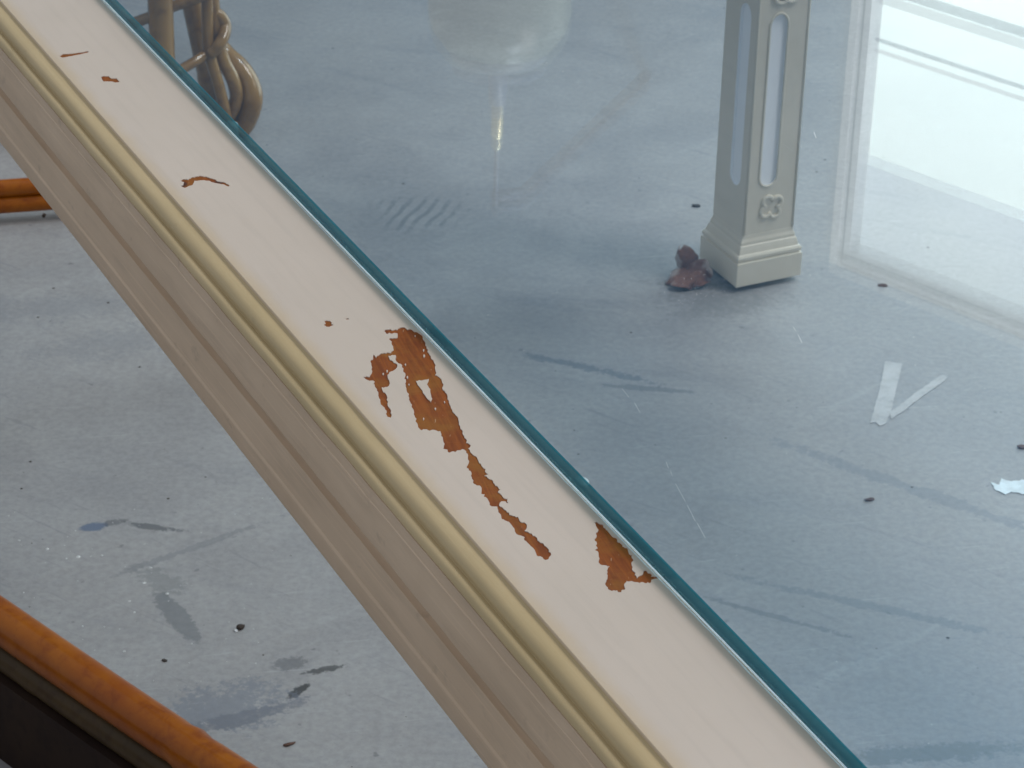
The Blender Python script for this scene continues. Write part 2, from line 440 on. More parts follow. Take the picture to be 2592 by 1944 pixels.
lathe('shade', [(150*k_, -120), (168*k_, -40), (172*k_, 20), (160*k_, 70), (132*k_, 110), (70*k_, 134), (24*k_, 142)], MAT['opal'])
lathe('shade_cap', [(118*k_, 112), (121*k_, 122), (112*k_, 146), (60*k_, 164), (26*k_, 176), (20*k_, 262)], MAT['bluemetal'])
lathe('socket', [(9*k_, 262), (13*k_, 264), (15*k_, 280), (15*k_, 340), (10*k_, 350)], MAT['brass'])
lathe('stem', [(6*k_, 350), (6*k_, 520)], MAT['bluemetal'])
zt = mirrored(1262, 520, PY).z
tube('bracket_arm', [(0, 0, zt-.02), (.05, .10, zt+.02), (.3, .7, zt+.02)], .012, MAT['bluemetal'], lamp, ns=10)

# ================================================================== TABLE
CV, CU = 1.135, 1.655                 # table centre in table axes (v across, u along)
IV = CV-.6345                         # half width of the inner opening
IU = 1.02                             # half length of the inner opening
ctr = DV*CV + DU*CU
table = empty('glass_top_table', (ctr.x, ctr.y, 0), AZ)
tag(table, 'white painted table with a glass top and chipped paint along its moulded edge', 'table')
def wav(u):                           # uneven inner paint edge, worst towards the near end
    k = min(max((1.42-u)/.4, 0), 1)
    return .0017*k*(noise.noise(Vector((u*16, 3.1, 0)))+.5*noise.noise(Vector((u*47, 9, 0)))) + .0001*noise.noise(Vector((u*60, 1, 5)))
# profile: (distance outwards from the inner edge, z)
top_in = [(-.0045, .690), (-.0045, .7490), (-.0001, .7490), (.0, .7493), (.0005, .7497), (.0014, .7500)]
top_out = [(.0760, .7500), (.0766, .7497), (.0768, .7488)]
mould = [(.0766, .7488), (.0771, .7478), (.0779, .7474), (.0800, .7472), (.0822, .7470), (.0842, .7465), (.0858, .7457), (.0871, .7446), (.0881, .7432), (.0886, .7416), (.0886, .7404), (.0881, .7396), (.0885, .7389),
         (.0897, .7390), (.0912, .7394), (.0928, .7390), (.0942, .7379), (.0951, .7362), (.0953, .7348), (.0940, .7342)]
fascia = [(.0940, .7342), (.0955, .7340), (.0962, .7270), (.0968, .7265), (.0972, .7180), (.0974, .7175), (.0984, .7040), (.0980, .7010), (.0966, .7000), (.0775, .7000)]
apron = [(.078, .6998), (.0855, .6990), (.0855, .6850), (.0872, .6832), (.0910, .6822), (.0918, .6795), (.0922, .6560), (.0934, .6545), (.0934, .6525), (.0916, .6515), (.0918, .6385), (.0905, .6360), (.070, .6360), (.070, .6998)]
def corner(side, end, o, z):
    # side 0: near long rail (-v), 1: +u end, 2: far long rail, 3: -u end ; end 0/1
    hv, hu = IV+o, IU+o
    q = [((-hv, -hu), (-hv, hu)), ((-hv, hu), (hv, hu)), ((hv, hu), (hv, -hu)), ((hv, -hu), (-hv, -hu))][side][end]
    return (q[0], q[1], z)
def sweep(name, prof, side, mat, smooth=True, nseg=1, jig=0.0):
    v, f = [], []
    for i in range(nseg+1):
        t = i/nseg
        for (o, z) in prof:
            a = Vector(corner(side, 0, o, z)); b = Vector(corner(side, 1, o, z))
            p = a.lerp(b, t)
            if jig and 0 < i < nseg:
                p += Vector((noise.noise(Vector((t*60, o*300, 1))), 0, noise.noise(Vector((t*60, z*300, 7)))))*jig
            v.append(p)
    n = len(prof)
    for i in range(nseg):
        for k in range(n-1):
            f.append((i*n+k, (i+1)*n+k, (i+1)*n+k+1, i*n+k+1))
    f.append(tuple(range(n))); f.append(tuple(reversed(range(nseg*n, nseg*n+n))))
    o = mesh(name, v, f, mat, table)
    if smooth:
        for p in o.data.polygons[:-2]: p.use_smooth = True
    o.data.set_sharp_from_angle(angle=math.radians(35))
    return o
for sd in range(4):
    if sd:
        sweep('top_rail', top_in+top_out+[(.0768, .690)], sd, MAT['paint'])
    sweep('edge_moulding', mould, sd, MAT['cream'], nseg=160 if sd == 0 else 1, jig=.00025)
    sweep('fascia', fascia, sd, MAT['taupe'], nseg=160 if sd == 0 else 1, jig=.0005)
    sweep('apron', apron, sd, MAT['taupe'], nseg=120 if sd == 0 else 1, jig=.0002)

# chipped patches traced on the near rail
def zz(pts, ox, oy, s): return [(ox+x/s, oy+y/s) for x, y in pts]
z5 = lambda p: zz(p, 900, 780, 4.1475)
z6 = lambda p: zz(p, 1100, 1100, 4.74)
chip1 = z5([(300,240),(330,225),(435,228),(470,203),(510,200),(545,225),(590,222),(640,245),(690,275),(705,320),(735,370),(745,420),(770,470),(790,520),(820,560),(842,600),(840,650),(850,680),(835,700),(880,725),(905,760),(925,800),(910,840),(940,880),(965,920),(980,970),(1000,1030),(1015,1080),(1050,1120),(1080,1175),(1085,1220),(1125,1290),(1140,1340),(1170,1390),(1160,1410)]) \
  + z6([(435,130),(405,165),(430,210),(500,260),(520,300),(560,370),(610,410),(605,440),(650,475),(600,490),(640,520),(690,540),(720,590),(790,655),(760,690),(820,750),(875,770),(870,800),(888,822),(830,800),(782,818),(774,848),(820,880),(870,930),(920,965),(1000,985),(1020,1030),(1105,1075),(1105,1120),(1080,1150),(1150,1185),(1230,1235),(1235,1265),(1310,1310),(1375,1380),(1370,1400),(1400,1440),(1375,1470),(1365,1495),(1310,1495),(1270,1460),(1240,1460),(1210,1410),(1190,1370),(1140,1320),(1080,1270),(1080,1230),(1030,1210),(980,1190),(960,1140),(920,1080),(870,1040),(805,1010),(795,960),(765,930),(752,864),(685,860),(660,845),(640,780),(590,745),(600,715),(560,710),(565,660),(540,610),(470,590),(465,550),(445,510),(440,450),(410,430),(385,380),(415,320),(400,270),(380,200),(355,180),(270,190),(250,210),(160,210),(155,180),(105,170),(120,110),(100,50)]) \
  + z5([(890,1290),(830,1278),(760,1280),(680,1275),(655,1230),(630,1190),(640,1160),(610,1110),(605,1060),(580,1000),(560,960),(560,900),(535,860),(525,820),(530,770),(510,735),(525,700),(500,650),(490,600),(440,570),(420,540),(418,490),(385,490),(345,500),(360,540),(400,570),(440,600),(420,640),(370,665),(335,700),(340,740),(360,790),(350,815),(275,830),(290,880),(320,900),(335,940),(335,1000),(350,1040),(370,1065),(378,1130),(370,1150),(335,1140),(315,1105),(325,1075),(265,1010),(260,960),(240,900),(225,850),(200,800),(180,795),(200,770),(130,755),(80,720),(150,720),(170,680),(165,640),(165,580),(155,560),(185,520),(190,485),(215,520),(265,475),(370,470),(400,440),(395,400),(380,350),(350,320),(440,308),(440,265),(320,265)])
hole1 = z5([(635,765),(770,742),(750,800),(785,850),(790,900),(805,950),(790,985),(720,900),(690,850),(650,800)])
fl = []
for (x, y, s) in ((720,500,14),(715,440,9),(525,590,9),(290,690,8),(330,660,9),(838,1055,8),(713,1160,9),(935,985,7),(625,290,6),(545,725,9),(560,800,8)):
    fl.append(z5([(x+s*(.6+.6*random.random())*math.cos(k*1.047), y+1.6*s*(.6+.6*random.random())*math.sin(k*1.047)) for k in range(6)]))
chip2 = zz([(345,275),(385,255),(440,295),(485,300),(495,350),(560,390),(600,450),(640,495),(700,515),(715,570),(775,605),(800,650),(885,690),(890,720),(930,790),(960,790),(945,820),(980,880),(945,920),(965,990),(955,1030),(1015,1080),(1000,1110),(1035,1170),(1080,1130),(1135,1100),(1150,1045),(1190,1045),(1215,1085),(1280,1115),(1265,1140),(1390,1135),(1380,1165),(1270,1195),(1260,1240),(1160,1248),(1050,1235),(990,1232),(870,1215),(840,1250),(835,1310),(850,1345),(790,1360),(780,1400),(730,1395),(715,1365),(660,1365),(630,1378),(570,1350),(540,1300),(525,1240),(560,1150),(550,1045),(590,975),(440,945),(415,915),(430,850),(415,790),(400,735),(360,720),(400,690),(370,645),(390,610),(350,540),(380,510),(370,440),(415,390)], 1450, 1280, 6.38)
chip3 = zz([(1230,1310),(1255,1290),(1300,1295),(1330,1275),(1410,1262),(1460,1268),(1530,1290),(1560,1310),(1610,1315),(1665,1345),(1655,1355),(1600,1335),(1540,1325),(1480,1305),(1410,1300),(1355,1305),(1340,1340),(1270,1368),(1235,1350),(1260,1340),(1265,1315)], 100, 80, 3.457)
chip4 = zz([(830,785),(880,755),(1000,750),(1240,715),(1235,735),(1000,785),(870,805)], 0, 0, 5.53)
chip5 = zz([(1415,1075),(1440,1062),(1520,1065),(1555,1095),(1630,1095),(1675,1145),(1610,1155),(1570,1140),(1450,1140),(1430,1115)], 0, 0, 5.53)
chip6 = zz([(1545,820),(1565,805),(1550,780),(1600,780),(1625,800),(1615,810),(1640,820),(1600,838),(1570,835)], 400, 600, 3.687)
chip7 = zz([(1750,762),(1775,755),(1785,768),(1760,770)], 400, 600, 3.687)
chip8 = zz([(1335,1540),(1350,1530),(1365,1540),(1350,1548)], 900, 900, 3.687)
def jag(poly, amp, step):
    out = []; n = len(poly)
    for i in range(n):
        a = Vector(poly[i]); b = Vector(poly[(i+1) % n]); L = (b-a).length
        k = max(1, int(L/step)); nrm = Vector((-(b-a).y, (b-a).x))/max(L, 1e-6)
        for j in range(k):
            p = a.lerp(b, j/k)
            if j: p = p+nrm*random.uniform(-amp, amp)
            out.append((p.x, p.y))
    return out
def tl(pt, z=TOPZ):                    # pixel -> table-local (v,u)
    v, u = vu(at(pt[0], pt[1], z)); return (v-CV, u-CU)
PAINT_T = .0005
chips = [(jag(chip1, 2.1, 3.8), [jag(hole1, 1.2, 4)]+fl), (jag(chip2, 1.8, 3.6), []), (jag(chip3, .8, 3), []), (jag(chip4, .4, 4), []), (jag(chip5, .5, 4), []), (jag(chip6, .6, 2), []), (chip7, [])]
chips = [([tl(p) for p in L], [[tl(p) for p in h] for h in H]) for L, H in chips]
# outer outline of the flat top of the near rail (table local)
NS = 420
inner = []
for i in range(NS+1):
    t = i/NS; u = -IU-.0014+(2*IU+.0028)*t
    inner.append((-IV-.0014+wav(u+CU)-.0000, u))
outer = inner + [(-IV-.0760, IU+.0760), (-IV-.0760, -IU-.0760)]
allloops = [L for L, H in chips] + [h for L, H in chips for h in H]
V2, F2 = cdt(outer, allloops)
def which(c):
    for i, (L, H) in enumerate(chips):
        if inside(c, L) and not any(inside(c, h) for h in H): return i
    return -1
pf = {i: [] for i in range(-1, len(chips))}
for f in F2:
    c = (sum(V2[i][0] for i in f)/3, sum(V2[i][1] for i in f)/3)
    if not inside(c, outer): continue
    pf[which(c)].append(f)
def ccw(f):
    a, b, c = [V2[i] for i in f[:3]]
    return f if (b[0]-a[0])*(c[1]-a[1])-(b[1]-a[1])*(c[0]-a[0]) > 0 else tuple(reversed(f))
verts = [(x, y, TOPZ) for x, y in V2]; faces = [ccw(tuple(f)) for f in pf[-1]]; mi = [0]*len(faces)
nb = len(verts); verts += [(x, y, TOPZ-PAINT_T-.00005) for x, y in V2]
ec = {}
for f in faces:
    for i in range(3):
        ec[(f[i], f[(i+1) % 3])] = 1
woodedges = set()
for k in range(len(chips)):
    for f in pf[k]:
        g = ccw(tuple(f))
        for i in range(3): woodedges.add((g[i], g[(i+1) % 3]))
for (a, b) in list(ec):
    if (b, a) in woodedges:
        faces.append((b, a, nb+a, nb+b)); mi.append(1)
# rounded inner lip, ledge for the glass and the plain outer arris
def strip(offs):
    global verts, faces, mi
    base = len(verts); n = len(offs)
    for i in range(NS+1):
        t = i/NS
        for (o, z, wv) in offs:
            u = (-IU-o)+(2*IU+2*o)*t
            verts.append((-IV-o+wav(u+CU)*wv, u, z))
    for i in range(NS):
        for k in range(n-1):
            faces.append((base+i*n+k, base+(i+1)*n+k, base+(i+1)*n+k+1, base+i*n+k+1)); mi.append(2 if n == 7 and k >= 2 else 0)
strip([(-.0045, .690, 0), (-.0045, .7490, 0), (-.0001, .7490, 1), (.0, .7493, 1), (.0005, .7497, 1), (.0010, .74992, 1), (.0014, .7500, 1)])
strip([(.0760, .7500, 0), (.0766, .7497, 0), (.0768, .7488, 0), (.0768, .690, 0)])
near_rail = mesh('top_rail', verts, faces, [MAT['paint'], MAT['rim'], MAT['lip']], table, mi=mi)
tag(near_rail, 'near top rail with brown bare wood showing through chipped white paint')
for p in near_rail.data.polygons: p.use_smooth = len(p.vertices) == 4 and p.material_index != 1
for k in range(len(chips)):
    used = sorted({i for f in pf[k] for i in f}); mp = {j: n for n, j in enumerate(used)}
    vv = [(V2[i][0], V2[i][1], TOPZ-PAINT_T+.0001*noise.noise(Vector((V2[i][0]*400, V2[i][1]*400, 0)))) for i in used]
    mesh('bare_wood_patch', vv, [tuple(mp[i] for i in ccw(tuple(f))) for f in pf[k]], MAT['bare'], near_rail)
# little clear bumpers under the glass
for (x, y) in ((1471, 1219), (587, 314)):
    a, b = tl((x, y), .7485)
    v, f = [], []
    n = 14
    for iz, (r, z) in enumerate(((.0034, .7400), (.0044, .7412), (.0046, .7470), (.0044, .7489))):
        for i in range(n): v.append((a+r*math.cos(2*math.pi*i/n), b+r*1.25*math.sin(2*math.pi*i/n), z))
    for iz in range(3):
        for i in range(n): f.append((iz*n+i, iz*n+(i+1) % n, (iz+1)*n+(i+1) % n, (iz+1)*n+i))
    f.append(tuple(reversed(range(n)))); f.append(tuple(range(3*n, 4*n)))
    mesh('bumper', v, f, MAT['rubber'], near_rail, smooth=True)
# glass
GV, GU, G0, G1 = IV-.0012, IU-.0012, .7493, .7603
bv = .0009
gt = mesh('glass_top', [(-GV+bv, -GU+bv, G1), (GV-bv, -GU+bv, G1), (GV-bv, GU-bv, G1), (-GV+bv, GU-bv, G1),
                        (-GV, -GU, G0), (GV, -GU, G0), (GV, GU, G0), (-GV, GU, G0)], [(0, 1, 2, 3), (4, 5, 6, 7)], MAT['glass'], table)
tag(gt, 'clear glass sheet with a blue-green polished edge')
v, f = [], []
pr = [(0, G0), (0, G1-bv), (bv*.3, G1-bv*.3), (bv, G1)]
for (sx, sy) in ((-1, -1), (1, -1), (1, 1), (-1, 1)):
    for (o, z) in pr: v.append((sx*(GV-o), sy*(GU-o), z))
for c in range(4):
    d = (c+1) % 4
    for k in range(3): f.append((c*4+k, d*4+k, d*4+k+1, c*4+k+1))
va, fa = [], []
for c, (sx, sy) in enumerate(((-1, -1), (1, -1), (1, 1), (-1, 1))):
    for (o, z) in ((-.0004, G0), (-.0004, G0+.0007), (-.0001, G0+.0009)): va.append((sx*(GV-o), sy*(GU-o), z))
for c in range(4):
    d_ = (c+1) % 4
    for k in range(2): fa.append((c*3+k, d_*3+k, d_*3+k+1, c*3+k+1))
mesh('highlight_strip', va, fa, MAT['arris'], gt)  # pale strip added for the bright line at the foot of the edge
ge = mesh('glass_edge', v, f, MAT['edge'], gt, smooth=True); ge.data.set_sharp_from_angle(angle=math.radians(60))
# dust and hair scratches lying on the glass
v, f = [], []
def lint(p, q, wd):
    a = Vector((*tl(p, G1), G1+.0002)); b = Vector((*tl(q, G1), G1+.0002)); n = (b-a).cross(Vector((0, 0, 1))).normalized()*wd
    k = len(v); v.extend([a-n*.3, b-n*.3, b+n*.3, a+n*.3]); f.append((k, k+1, k+2, k+3))
for p, q, wd in (((2060,335),(2066,350),.0005),((2012,345),(2030,375),.00012),((1982,365),(2010,385),.00012),((2020,848),(2030,868),.0004),((2008,828),(2014,838),.00025),((1606,1020),(1620,1045),.00025),((1575,985),(1592,1006),.0002),
                 ((1686,1170),(1692,1185),.0002),((1710,1225),(1735,1270),.0002),((1740,1280),(1760,1320),.00022),((1765,1325),(1785,1362),.00022),((1697,1192),(1702,1206),.00015)):
    lint(p, q, wd)
rd = random.Random(3)
for i in range(46):
    x, y = rd.uniform(900, 2592), rd.uniform(40, 1900)
    if vu(at(x, y, G1))[0] < .66: continue
    lint((x, y), (x+rd.uniform(1, 4), y+rd.uniform(-3, 3)), .00028)
for i in range(36):
    x, y = rd.gauss(1760, 45), rd.gauss(735, 28)
    lint((x, y), (x+rd.uniform(-2, 4), y+rd.uniform(-6, 3)), .0002)
du_ = mesh('dust', v, f, MAT['lint'], gt); tag(du_, kind='stuff')
# a pale scratch nick on the glass edge
# ---- legs
BW = .095
def slot_loop(c, hw, z0, z1, n=9):
    # lancet: pointed round top, round bottom ; coordinates (across, z)
    L = []
    for i in range(n+1):
        a = math.pi+math.pi*i/n; L.append((c+hw*math.cos(a), z0+hw+hw*math.sin(a)))
    for i in range(n+1):
        a = math.pi*i/n; L.append((c+hw*math.cos(a), z1-hw*1.3+1.3*hw*math.sin(a)))
    return L
def face_mesh(name, W, Z0, Z1, loops, depth, tf, parent):
    V, F = cdt([(0, Z0), (W, Z0), (W, Z1), (0, Z1)], loops)
    vs = [tf(x, 0, z) for x, z in V]; fs = []; ins = []
    for q in F:
        c = (sum(V[i][0] for i in q)/3, sum(V[i][1] for i in q)/3)
        (ins if any(inside(c, L) for L in loops) else fs).append(tuple(q))
    nb = len(vs); vs += [tf(x, depth, z) for x, z in V]
    E = {}
    for q in ins:
        for i in range(3): E.setdefault(frozenset((q[i], q[(i+1) % 3])), []).append((q[i], q[(i+1) % 3]))
    walls = [(a, b, nb+b, nb+a) for k, L in E.items() if len(L) == 1 for (a, b) in L]
    return vs, fs, walls, [tuple(nb+i for i in q) for q in ins]
def fix_normals(o):
    bm = bmesh.new(); bm.from_mesh(o.data); bmesh.ops.remove_doubles(bm, verts=bm.verts, dist=1e-6); bmesh.ops.recalc_face_normals(bm, faces=bm.faces); bm.to_mesh(o.data); bm.free()
SH = .0745; SI = .0105          # shaft width, inset from the plinth
def build_leg(loc):
    leg = empty('leg', loc, 0, table)      # local origin: near-left corner of plinth, x=v, y=u
    Z0, Z1 = .074, .640
    slots_f = [slot_loop(SH*.425, SH*.175, .137, .366), slot_loop(SH*.41, SH*.155, .432, .60)]
    slots_l = [slot_loop(SH*.36, SH*.175, .134, .374), slot_loop(SH*.37, SH*.145, .44, .60)]
    sv, sf, pv, pfc = [], [], [], []
    for loops, tf in ((slots_f, lambda x, d, z: (SI+x, SI+d, z)), (slots_l, lambda x, d, z: (SI+d, SI+x, z)),
                      (slots_f, lambda x, d, z: (SI+SH-x, SI+SH-d, z)), (slots_l, lambda x, d, z: (SI+SH-d, SI+SH-x, z))):
        vs, fs, wl, back = face_mesh('f', SH, Z0, Z1, loops, .0035, tf, leg)
        k = len(sv); sv += vs; sf += [tuple(i+k for i in q) for q in fs]
        k = len(pv); pv += vs; pfc += [tuple(i+k for i in q) for q in wl+back]
    k = len(sv)
    sv += [(SI, SI, Z0), (SI+SH, SI, Z0), (SI+SH, SI+SH, Z0), (SI, SI+SH, Z0), (SI, SI, Z1), (SI+SH, SI, Z1), (SI+SH, SI+SH, Z1), (SI, SI+SH, Z1)]
    sf += [(k, k+3, k+2, k+1), (k+4, k+5, k+6, k+7)]
    sh = mesh('shaft', sv, sf, MAT['legpaint'], leg); fix_normals(sh)
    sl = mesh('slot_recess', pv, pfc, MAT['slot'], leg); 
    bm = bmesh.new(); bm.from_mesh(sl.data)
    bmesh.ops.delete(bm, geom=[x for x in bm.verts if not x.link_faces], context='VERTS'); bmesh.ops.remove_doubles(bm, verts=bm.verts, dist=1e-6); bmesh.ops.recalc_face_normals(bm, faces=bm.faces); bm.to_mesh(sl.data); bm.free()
    # raised rims round the front slots, quatrefoil and trefoil carving on the front
    for L in slots_f[:1]:
        for s in (0, 1):
            pts = [(SI+x, SI-.0002, z) if s == 0 else (SI+SH-x, SI+SH+.0002, z) for x, z in L]
            o = tube('slot_rim', pts, .0016, MAT['legpaint'], leg, ns=8, closed=True)
    def foil(cx, cz, R, r, lobes, rot, fy, name, tr):
        pts = []
        N = 72
        for i in range(N):
            a = 2*math.pi*i/N; k = abs(math.cos(lobes/2*(a-rot)))
            rr = R*(.50+.50*k**.7)
            pts.append((cx+rr*math.cos(a), fy, cz+rr*math.sin(a)))
        return tube(name, pts, tr, MAT['legpaint'], leg, ns=8, closed=True)
    fx = SI+SH*.52
    foil(fx, .108, .0165, 0, 4, math.radians(35), SI-.0006, 'quatrefoil', .0028)
    foil(fx, .393, .018, 0, 3, math.radians(90), SI-.0006, 'trefoil', .0034)
    foil(fx-.002, .393, .008, 0, 4, 0, SI-.0012, 'trefoil', .003)
    # slim arris beads
    for (x, y) in ((SI+SH-.002, SI-.0002), (SI+.002, SI-.0002)):
        tube('arris_bead', [(x, y, Z0), (x, y, Z1)], .0016, MAT['legpaint'], leg, ns=8)
    # plinth
    prof = [(0, .008), (0, .0395), (.0006, .0405), (.0030, .0408), (.0032, .0425), (.0012, .0436), (.0008, .0470), (.0022, .0495), (.0042, .0502), (.0046, .0528), (.0052, .0555), (.0066, .0600), (.0078, .0612), (.0080, .0650), (.0098, .0690), (.0104, .0740), (.0150, .0745)]
    v, f = [], []
    for (i_, z) in prof:
        for (sx, sy) in ((0, 0), (1, 0), (1, 1), (0, 1)): v.append((i_+sx*(BW-2*i_), i_+sy*(BW-2*i_), z))
    for k in range(len(prof)-1):
        for c in range(4): f.append((k*4+c, k*4+(c+1) % 4, k*4+4+(c+1) % 4, k*4+4+c))
    f.append((3, 2, 1, 0)); n = (len(prof)-1)*4; f.append((n, n+1, n+2, n+3))
    pl = mesh('plinth', v, f, MAT['legpaint'], leg)
    md = pl.modifiers.new('bevel', 'BEVEL'); md.width = .0012; md.segments = 2; md.limit_method = 'ANGLE'; md.angle_limit = math.radians(60)
    pts = []
    v, f = tube_vf([(BW/2, BW/2, 0), (BW/2, BW/2, .009)], .03, 24)
    mesh('glide', v, f, MAT['nail'], leg)
    return leg
lv, lu = 1.634-CV, 2.649-CU
leg0 = build_leg((lv, lu, 0)); tag(leg0, 'white leg with pierced lancet slots, carved quatrefoil and stepped plinth')
def copy_tree(o, parent):
    c = o.copy(); COL.objects.link(c); c.parent = parent
    for ch in o.children: copy_tree(ch, c)
    return c
for (x, y) in ((-lv-BW, lu), (lv, -lu-BW), (-lv-BW, -lu-BW)):
    c = copy_tree(leg0, table); c.location = (x, y, 0)
    if 'label' in c: del c['label']

# ================================================================== BAMBOO AND RATTAN FURNITURE
def pole_pts(a, b, r, nodes=0, n=24, bow=0.0):
    a = Vector(a); b = Vector(b); P, R = [], []
    side = (b-a).cross(Vector((0, 0, 1))).normalized()
    for i in range(n+1):
        t = i/n; P.append(a.lerp(b, t)+side*bow*4*t*(1-t)); R.append(r)
    return P, R
# near base frame, lower left corner
A = at(0, 1541, .14); B = at(600, 1950, .14)
d = (B-A).normalized(); sd = Vector((-d.y, d.x, 0))     # pointing left / away
if sd.dot(DV) > 0: sd = -sd
base = A - d*.45; length = 1.15
near = empty('bamboo_footstool', (base.x, base.y, 0))
tag(near, 'varnished orange bamboo rail over a dark wooden skid in the lower left corner', 'footstool')
def noded(a, b, r, step=.31, ph=.12, n=90, bow=0.0):
    P, R = pole_pts(a, b, r, n=n, bow=bow); L = (Vector(b)-Vector(a)).length
    for i in range(n+1):
        s = (L*i/n-ph) % step; s = min(s, step-s)
        R[i] = r*(1+.07*math.exp(-(s/.006)**2)-.03*math.exp(-((s-.012)/.006)**2))
    return P, R
def runner(org, rz_off):
    o = org
    P, R = noded(o+Vector((0, 0, .14)), o+d*length+Vector((0, 0, .14)), .0195, bow=.012)
    tube('top_pole', P, R, MAT['orange'], near, ns=24, off=base)
    P, R = noded(o+sd*.002+Vector((0, 0, .106)), o+sd*.002+d*length+Vector((0, 0, .106)), .0145, step=.4, bow=.012)
    tube('cane', P, R, MAT['olive'], near, ns=16, off=base)
    q = o-sd*.010; v = []
    for t in np.linspace(0, 1, 12):
        c = q+d*length*t+(d.cross(Vector((0, 0, 1)))).normalized()*.012*4*t*(1-t)
        for (s, z) in ((0, 0), (.03, 0), (.03, .093), (0, .093)): v.append(c+sd*s+Vector((0, 0, z)))
    f = []
    for i in range(11):
        for k in range(4): f.append((i*4+k, i*4+(k+1) % 4, i*4+4+(k+1) % 4, i*4+4+k))
    f += [(3, 2, 1, 0), (44, 45, 46, 47)]
    mesh('skid', v, f, MAT['darkwood'], near, off=base)
runner(base, 0)
runner(base+sd*.46, 0)
for t in (.03, length-.03):
    P, R = noded(base+d*t+Vector((0, 0, .14)), base+d*t+sd*.46+Vector((0, 0, .14)), .02)
    tube('cross_pole', P, R, MAT['orange'], near, ns=16, off=base)
# far rail on the floor at the left edge
A = at(0, 574, 0); B = at(152, 563, 0)
d2 = (B-A).normalized(); n2 = Vector((-d2.y, d2.x, 0))
o2 = A-d2*.5
far = empty('bamboo_stool_base', (o2.x, o2.y, 0))
tag(far, 'orange bamboo double rail with a nail head lying on the floor at the left edge', 'stool')
for off_, z, r in ((.015, .0255, .0125), (.016, .0475, .0115)):
    P, R = noded(o2+n2*off_+Vector((0, 0, z)), o2+n2*off_+d2*.66+Vector((0, 0, z)), r, step=.27)
    tube('pole', P, R, MAT['orange'], far, ns=18, off=o2)
for t in (.06, .3, .62):
    c = o2+d2*t+n2*.016
    v, f = tube_vf([c, c+Vector((0, 0, .0145))], .010, 14); mesh('foot', v, f, MAT['darkwood'], far, off=o2)
for t in (.05, .3):
    P, R = noded(o2+d2*t+n2*.016+Vector((0, 0, .0365)), o2+d2*t+n2*.42+Vector((0, 0, .0365)), .012)
    tube('cross_pole', P, R, MAT['orange'], far, ns=14, off=o2)
P, R = noded(o2+n2*.42+Vector((0, 0, .0255)), o2+n2*.42+d2*.40+Vector((0, 0, .0255)), .0125); tube('pole', P, R, MAT['orange'], far, ns=14, off=o2)
c = at(111, 547, .024)
v, f = tube_vf([c+Vector((0, .004, 0)), c+Vector((0, -.002, .0008))], .0024, 10); mesh('nail_head', v, f, MAT['nail'], far, off=o2)

# rattan chair seen through the glass, upper left
rc = Vector((-.47, 3.62, 0))
chair = empty('rattan_chair', rc)
tag(chair, 'tan rattan chair with looped cane legs and rod stretchers at the upper left', 'chair')
def zr(p, Y): return at_depth(300+p[0]/4.6075, p[1]/4.6075, Y)
def cane(name, pts, Y, r, n=10, ns=14):
    P = [zr(p, y) for p, y in zip(pts, Y if isinstance(Y, (list, tuple)) else [Y]*len(pts))]
    P = smooth_path(P, n)
    P = [Vector((p.x, p.y, max(p.z, r))) for p in P]
    return tube(name, P, r, MAT['tan'], chair, ns=ns, off=rc)
def post(px0, px1, Y, r, zt=.44):
    a = zr(px0, Y); b = zr(px1, Y); dd = (a-b)/(a.z-b.z)
    P, R = noded(b-dd*b.z, b+dd*(zt-b.z), r, step=.2, ph=.07)
    return tube('leg', P, R, MAT['tan'], chair, ns=20, off=rc)
post((485, 0), (515, 700), 3.50, .0172)
post((865, 0), (985, 560), 3.60, .0165)
cane('stretcher', [(60, 318), (165, 275), (450, 165), (640, 75), (900, -20), (1100, -95)], 3.515, .0078)
cane('stretcher', [(560, 905), (680, 840), (900, 710), (1060, 600), (1160, 540)], [3.48, 3.5, 3.52, 3.54, 3.55], .0072)
cane('cane_loop', [(1020, -300), (1035, 100), (1040, 420), (1065, 640), (1140, 900), (1215, 1180), (1265, 1400)], 3.535, .0082)
cane('cane_loop', [(1075, -300), (1095, 0), (1120, 220), (1165, 520), (1235, 730), (1335, 930), (1375, 1120), (1330, 1290), (1230, 1420)], 3.55, .0098)
cane('cane_loop', [(1090, 120), (1190, 190), (1245, 290), (1235, 400), (1185, 500), (1130, 575), (1080, 620)], [3.55, 3.55, 3.55, 3.54, 3.53, 3.53, 3.53], .0085)
cane('foot_loop', [(1130, 500), (1250, 640), (1420, 800), (1530, 980), (1565, 1170), (1510, 1370), (1400, 1540), (1250, 1640)], [3.60, 3.59, 3.575, 3.565, 3.555, 3.555, 3.555, 3.56], .0145, ns=18)
v, f = [], []
sc = Vector((-.56, 3.74, .45))
for k in range(7):
    r = .23-.03*k
    vv, ff = tube_vf([sc+Vector((r*math.cos(a), r*math.sin(a), 0)) for a in np.linspace(0, 2*math.pi, 40, endpoint=False)], .016, 10, True)
    b_ = len(v); v += vv; f += [tuple(i+b_ for i in q) for q in ff]
mesh('seat', v, f, MAT['tan'], chair, smooth=True, off=rc)
for (x, y) in ((-.72, 3.92), (-.62, 4.3)):
    P, R = noded((x, y, 0), (x+.02, y-.02, .44), .0165, step=.2); tube('leg', P, R, MAT['tan'], chair, ns=16, off=rc)

